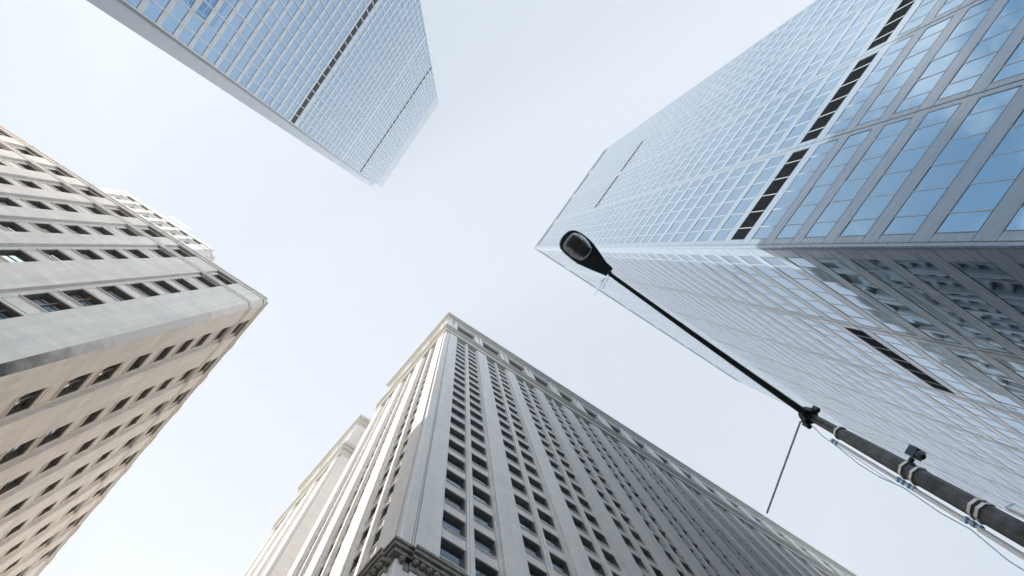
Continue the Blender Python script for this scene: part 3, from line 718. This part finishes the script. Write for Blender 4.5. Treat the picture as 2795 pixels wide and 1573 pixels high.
rs = [ring(.97, -.012), ring(1.0, .015), ring(1.0, .05), ring(.93, .12), ring(.74, .18), ring(.4, .215)]
for i in range(len(rs)-1):
    for k in range(n): hm.quad([rs[i][k], rs[i][(k+1) % n], rs[i+1][(k+1) % n], rs[i+1][k]], None, 0, i > 1)
hm.quad(list(reversed(rs[0]))); hm.quad(rs[-1]); head = hm.build('lamp_head', 'lamp_paint', lamp)
LEN = [(885,335),(960,345),(1060,415),(1130,500),(1175,590),(1162,650),(1100,740),(1020,798),(960,785),(850,735),(780,670),(715,610),(700,555),(730,480),(790,400),(840,350)]
INN = [(890,368),(955,390),(1040,440),(1105,520),(1152,592),(1140,640),(1085,705),(1030,745),(970,728),(865,672),(800,610),(752,562),(742,540),(765,500),(805,440),(850,385)]
n = len(LEN)
def lring(P, s_, h):
    mx = sum(p[0] for p in P)/len(P); my = sum(p[1] for p in P)/len(P)
    return [zoomp(mx+(x-mx)*s_, my+(y-my)*s_, HH)+Vector((0, 0, h)) for x, y in P]
rm = MB(); A_, B_, C_ = lring(LEN, 1.0, -.010), lring(LEN, .985, -.035), lring(INN, 1.0, -.055)
for P0, P1 in ((A_, B_), (B_, C_)):
    for k in range(n): rm.quad([P0[k], P1[k], P1[(k+1) % n], P0[(k+1) % n]], None, 0, False)
rim = rm.build('lens_rim', 'lamp_rim', lamp)
lm = MB(); rr = [lring(INN, 1.0, -.054), lring(INN, .8, -.075), lring(INN, .5, -.088), lring(INN, .2, -.093)]
for i in range(3):
    for k in range(n): lm.quad([rr[i][k], rr[i+1][k], rr[i+1][(k+1) % n], rr[i][(k+1) % n]], None, 0, True)
lm.quad(list(reversed(rr[-1]))); lm.build('lens', 'lamp_lens', lamp)
hl = MB(); hl.tube([zoomp(1440, 950, HH)+Vector((0, 0, .06)), zoomp(1500, 1010, HH)+Vector((0, 0, .06))], .032, 8); hl.tube([zoomp(1497, 925, HH), zoomp(1512, 945, HH)-Vector((0, 0, .01))], .012, 6); hl.build('latch', 'dark_steel', lamp)
bdir = (plan(1420+1235/6.0425, 580+755/6.0425)-plan(1420+1180/6.0425, 580+790/6.0425)).normalized(); udir = Vector((bdir.y, -bdir.x))
pc_ = zoomp(1212, 776, HH)-Vector((0, 0, .016)); b3, u3 = Vector((*bdir, 0)), Vector((*udir, 0))
pt = MB(); pt.prism([tuple((pc_+b3*i+u3*j).to_2d()) for i, j in ((-.036, -.030), (.036, -.030), (.036, .030), (-.036, .030))], pc_.z, pc_.z+.006); plate = pt.build('number_plate', 'yellow_plate', lamp)
tcu = bpy.data.curves.new('digits', 'FONT'); tcu.body = '15'; tcu.align_x = 'CENTER'; tcu.align_y = 'CENTER'; tcu.size = .062; tcu.extrude = .001; tcu.offset = .0012
to = bpy.data.objects.new('digits', tcu); C.objects.link(to); bpy.context.view_layer.update()
me = bpy.data.meshes.new_from_object(to.evaluated_get(bpy.context.evaluated_depsgraph_get())); bpy.data.objects.remove(to)
me.materials.clear(); me.materials.append(MT['black_ink']); dg = bpy.data.objects.new('digits', me); C.objects.link(dg); dg.parent = plate
MM = Matrix((b3, u3, b3.cross(u3))).transposed().to_4x4(); MM.translation = pc_-Vector((0, 0, .002))-Vector(lamp['_base']); dg.matrix_basis = MM
# loose strands caught at the neck of the lamp
st = MB(); n0 = zoomp(1440, 1050, HH)+Vector((0, 0, .02))
for (pp_) in ([(1412,1075),(1385,1120),(1370,1170),(1330,1250),(1295,1310),(1258,1375)], [(1475,1045),(1450,1100),(1420,1165),(1395,1215),(1372,1255)], [(1412,1078),(1380,1110),(1335,1160)], [(1390,1110),(1340,1140)], [(1378,1150),(1345,1120)], [(1440,1130),(1465,1060)], [(1300,1300),(1320,1300)], [(1390,1215),(1360,1270)], [(1400,1200),(1380,1240)]):
    st.tube([zoomp(x+random.uniform(-5, 5), y, HH)+Vector((0, 0, .03*i)) for i, (x, y) in enumerate(pp_)], .0026, 5)
so_ = st.build('straw_strands', 'blue_tube', None, tuple(n0)); so_.location = n0; so_['label'] = 'thin loose strands caught under the neck of the street lamp head'; so_['category'] = 'strands'

# ------------------------------------------------------------------ the air
hb = MB(); hb.box((-132, -132, -1), (152, 132, 266)); hb.f = [f[::-1] for f in hb.f]; hz_ = hb.build('haze', 'earth'); hz_['kind'] = 'stuff'; hz_.display_type = 'WIRE'
hm_ = bpy.data.materials.new('haze'); hm_.use_nodes = True; t = hm_.node_tree; t.nodes.remove(t.nodes['Principled BSDF'])
pv = t.nodes.new('ShaderNodeVolumePrincipled'); pv.inputs['Density'].default_value = .0006; pv.inputs['Color'].default_value = (.93, .96, 1, 1); pv.inputs['Anisotropy'].default_value = .1
t.links.new(pv.outputs[0], t.nodes['Material Output'].inputs['Volume']); hz_.data.materials.clear(); hz_.data.materials.append(hm_)
sc.cycles.volume_bounces = 1
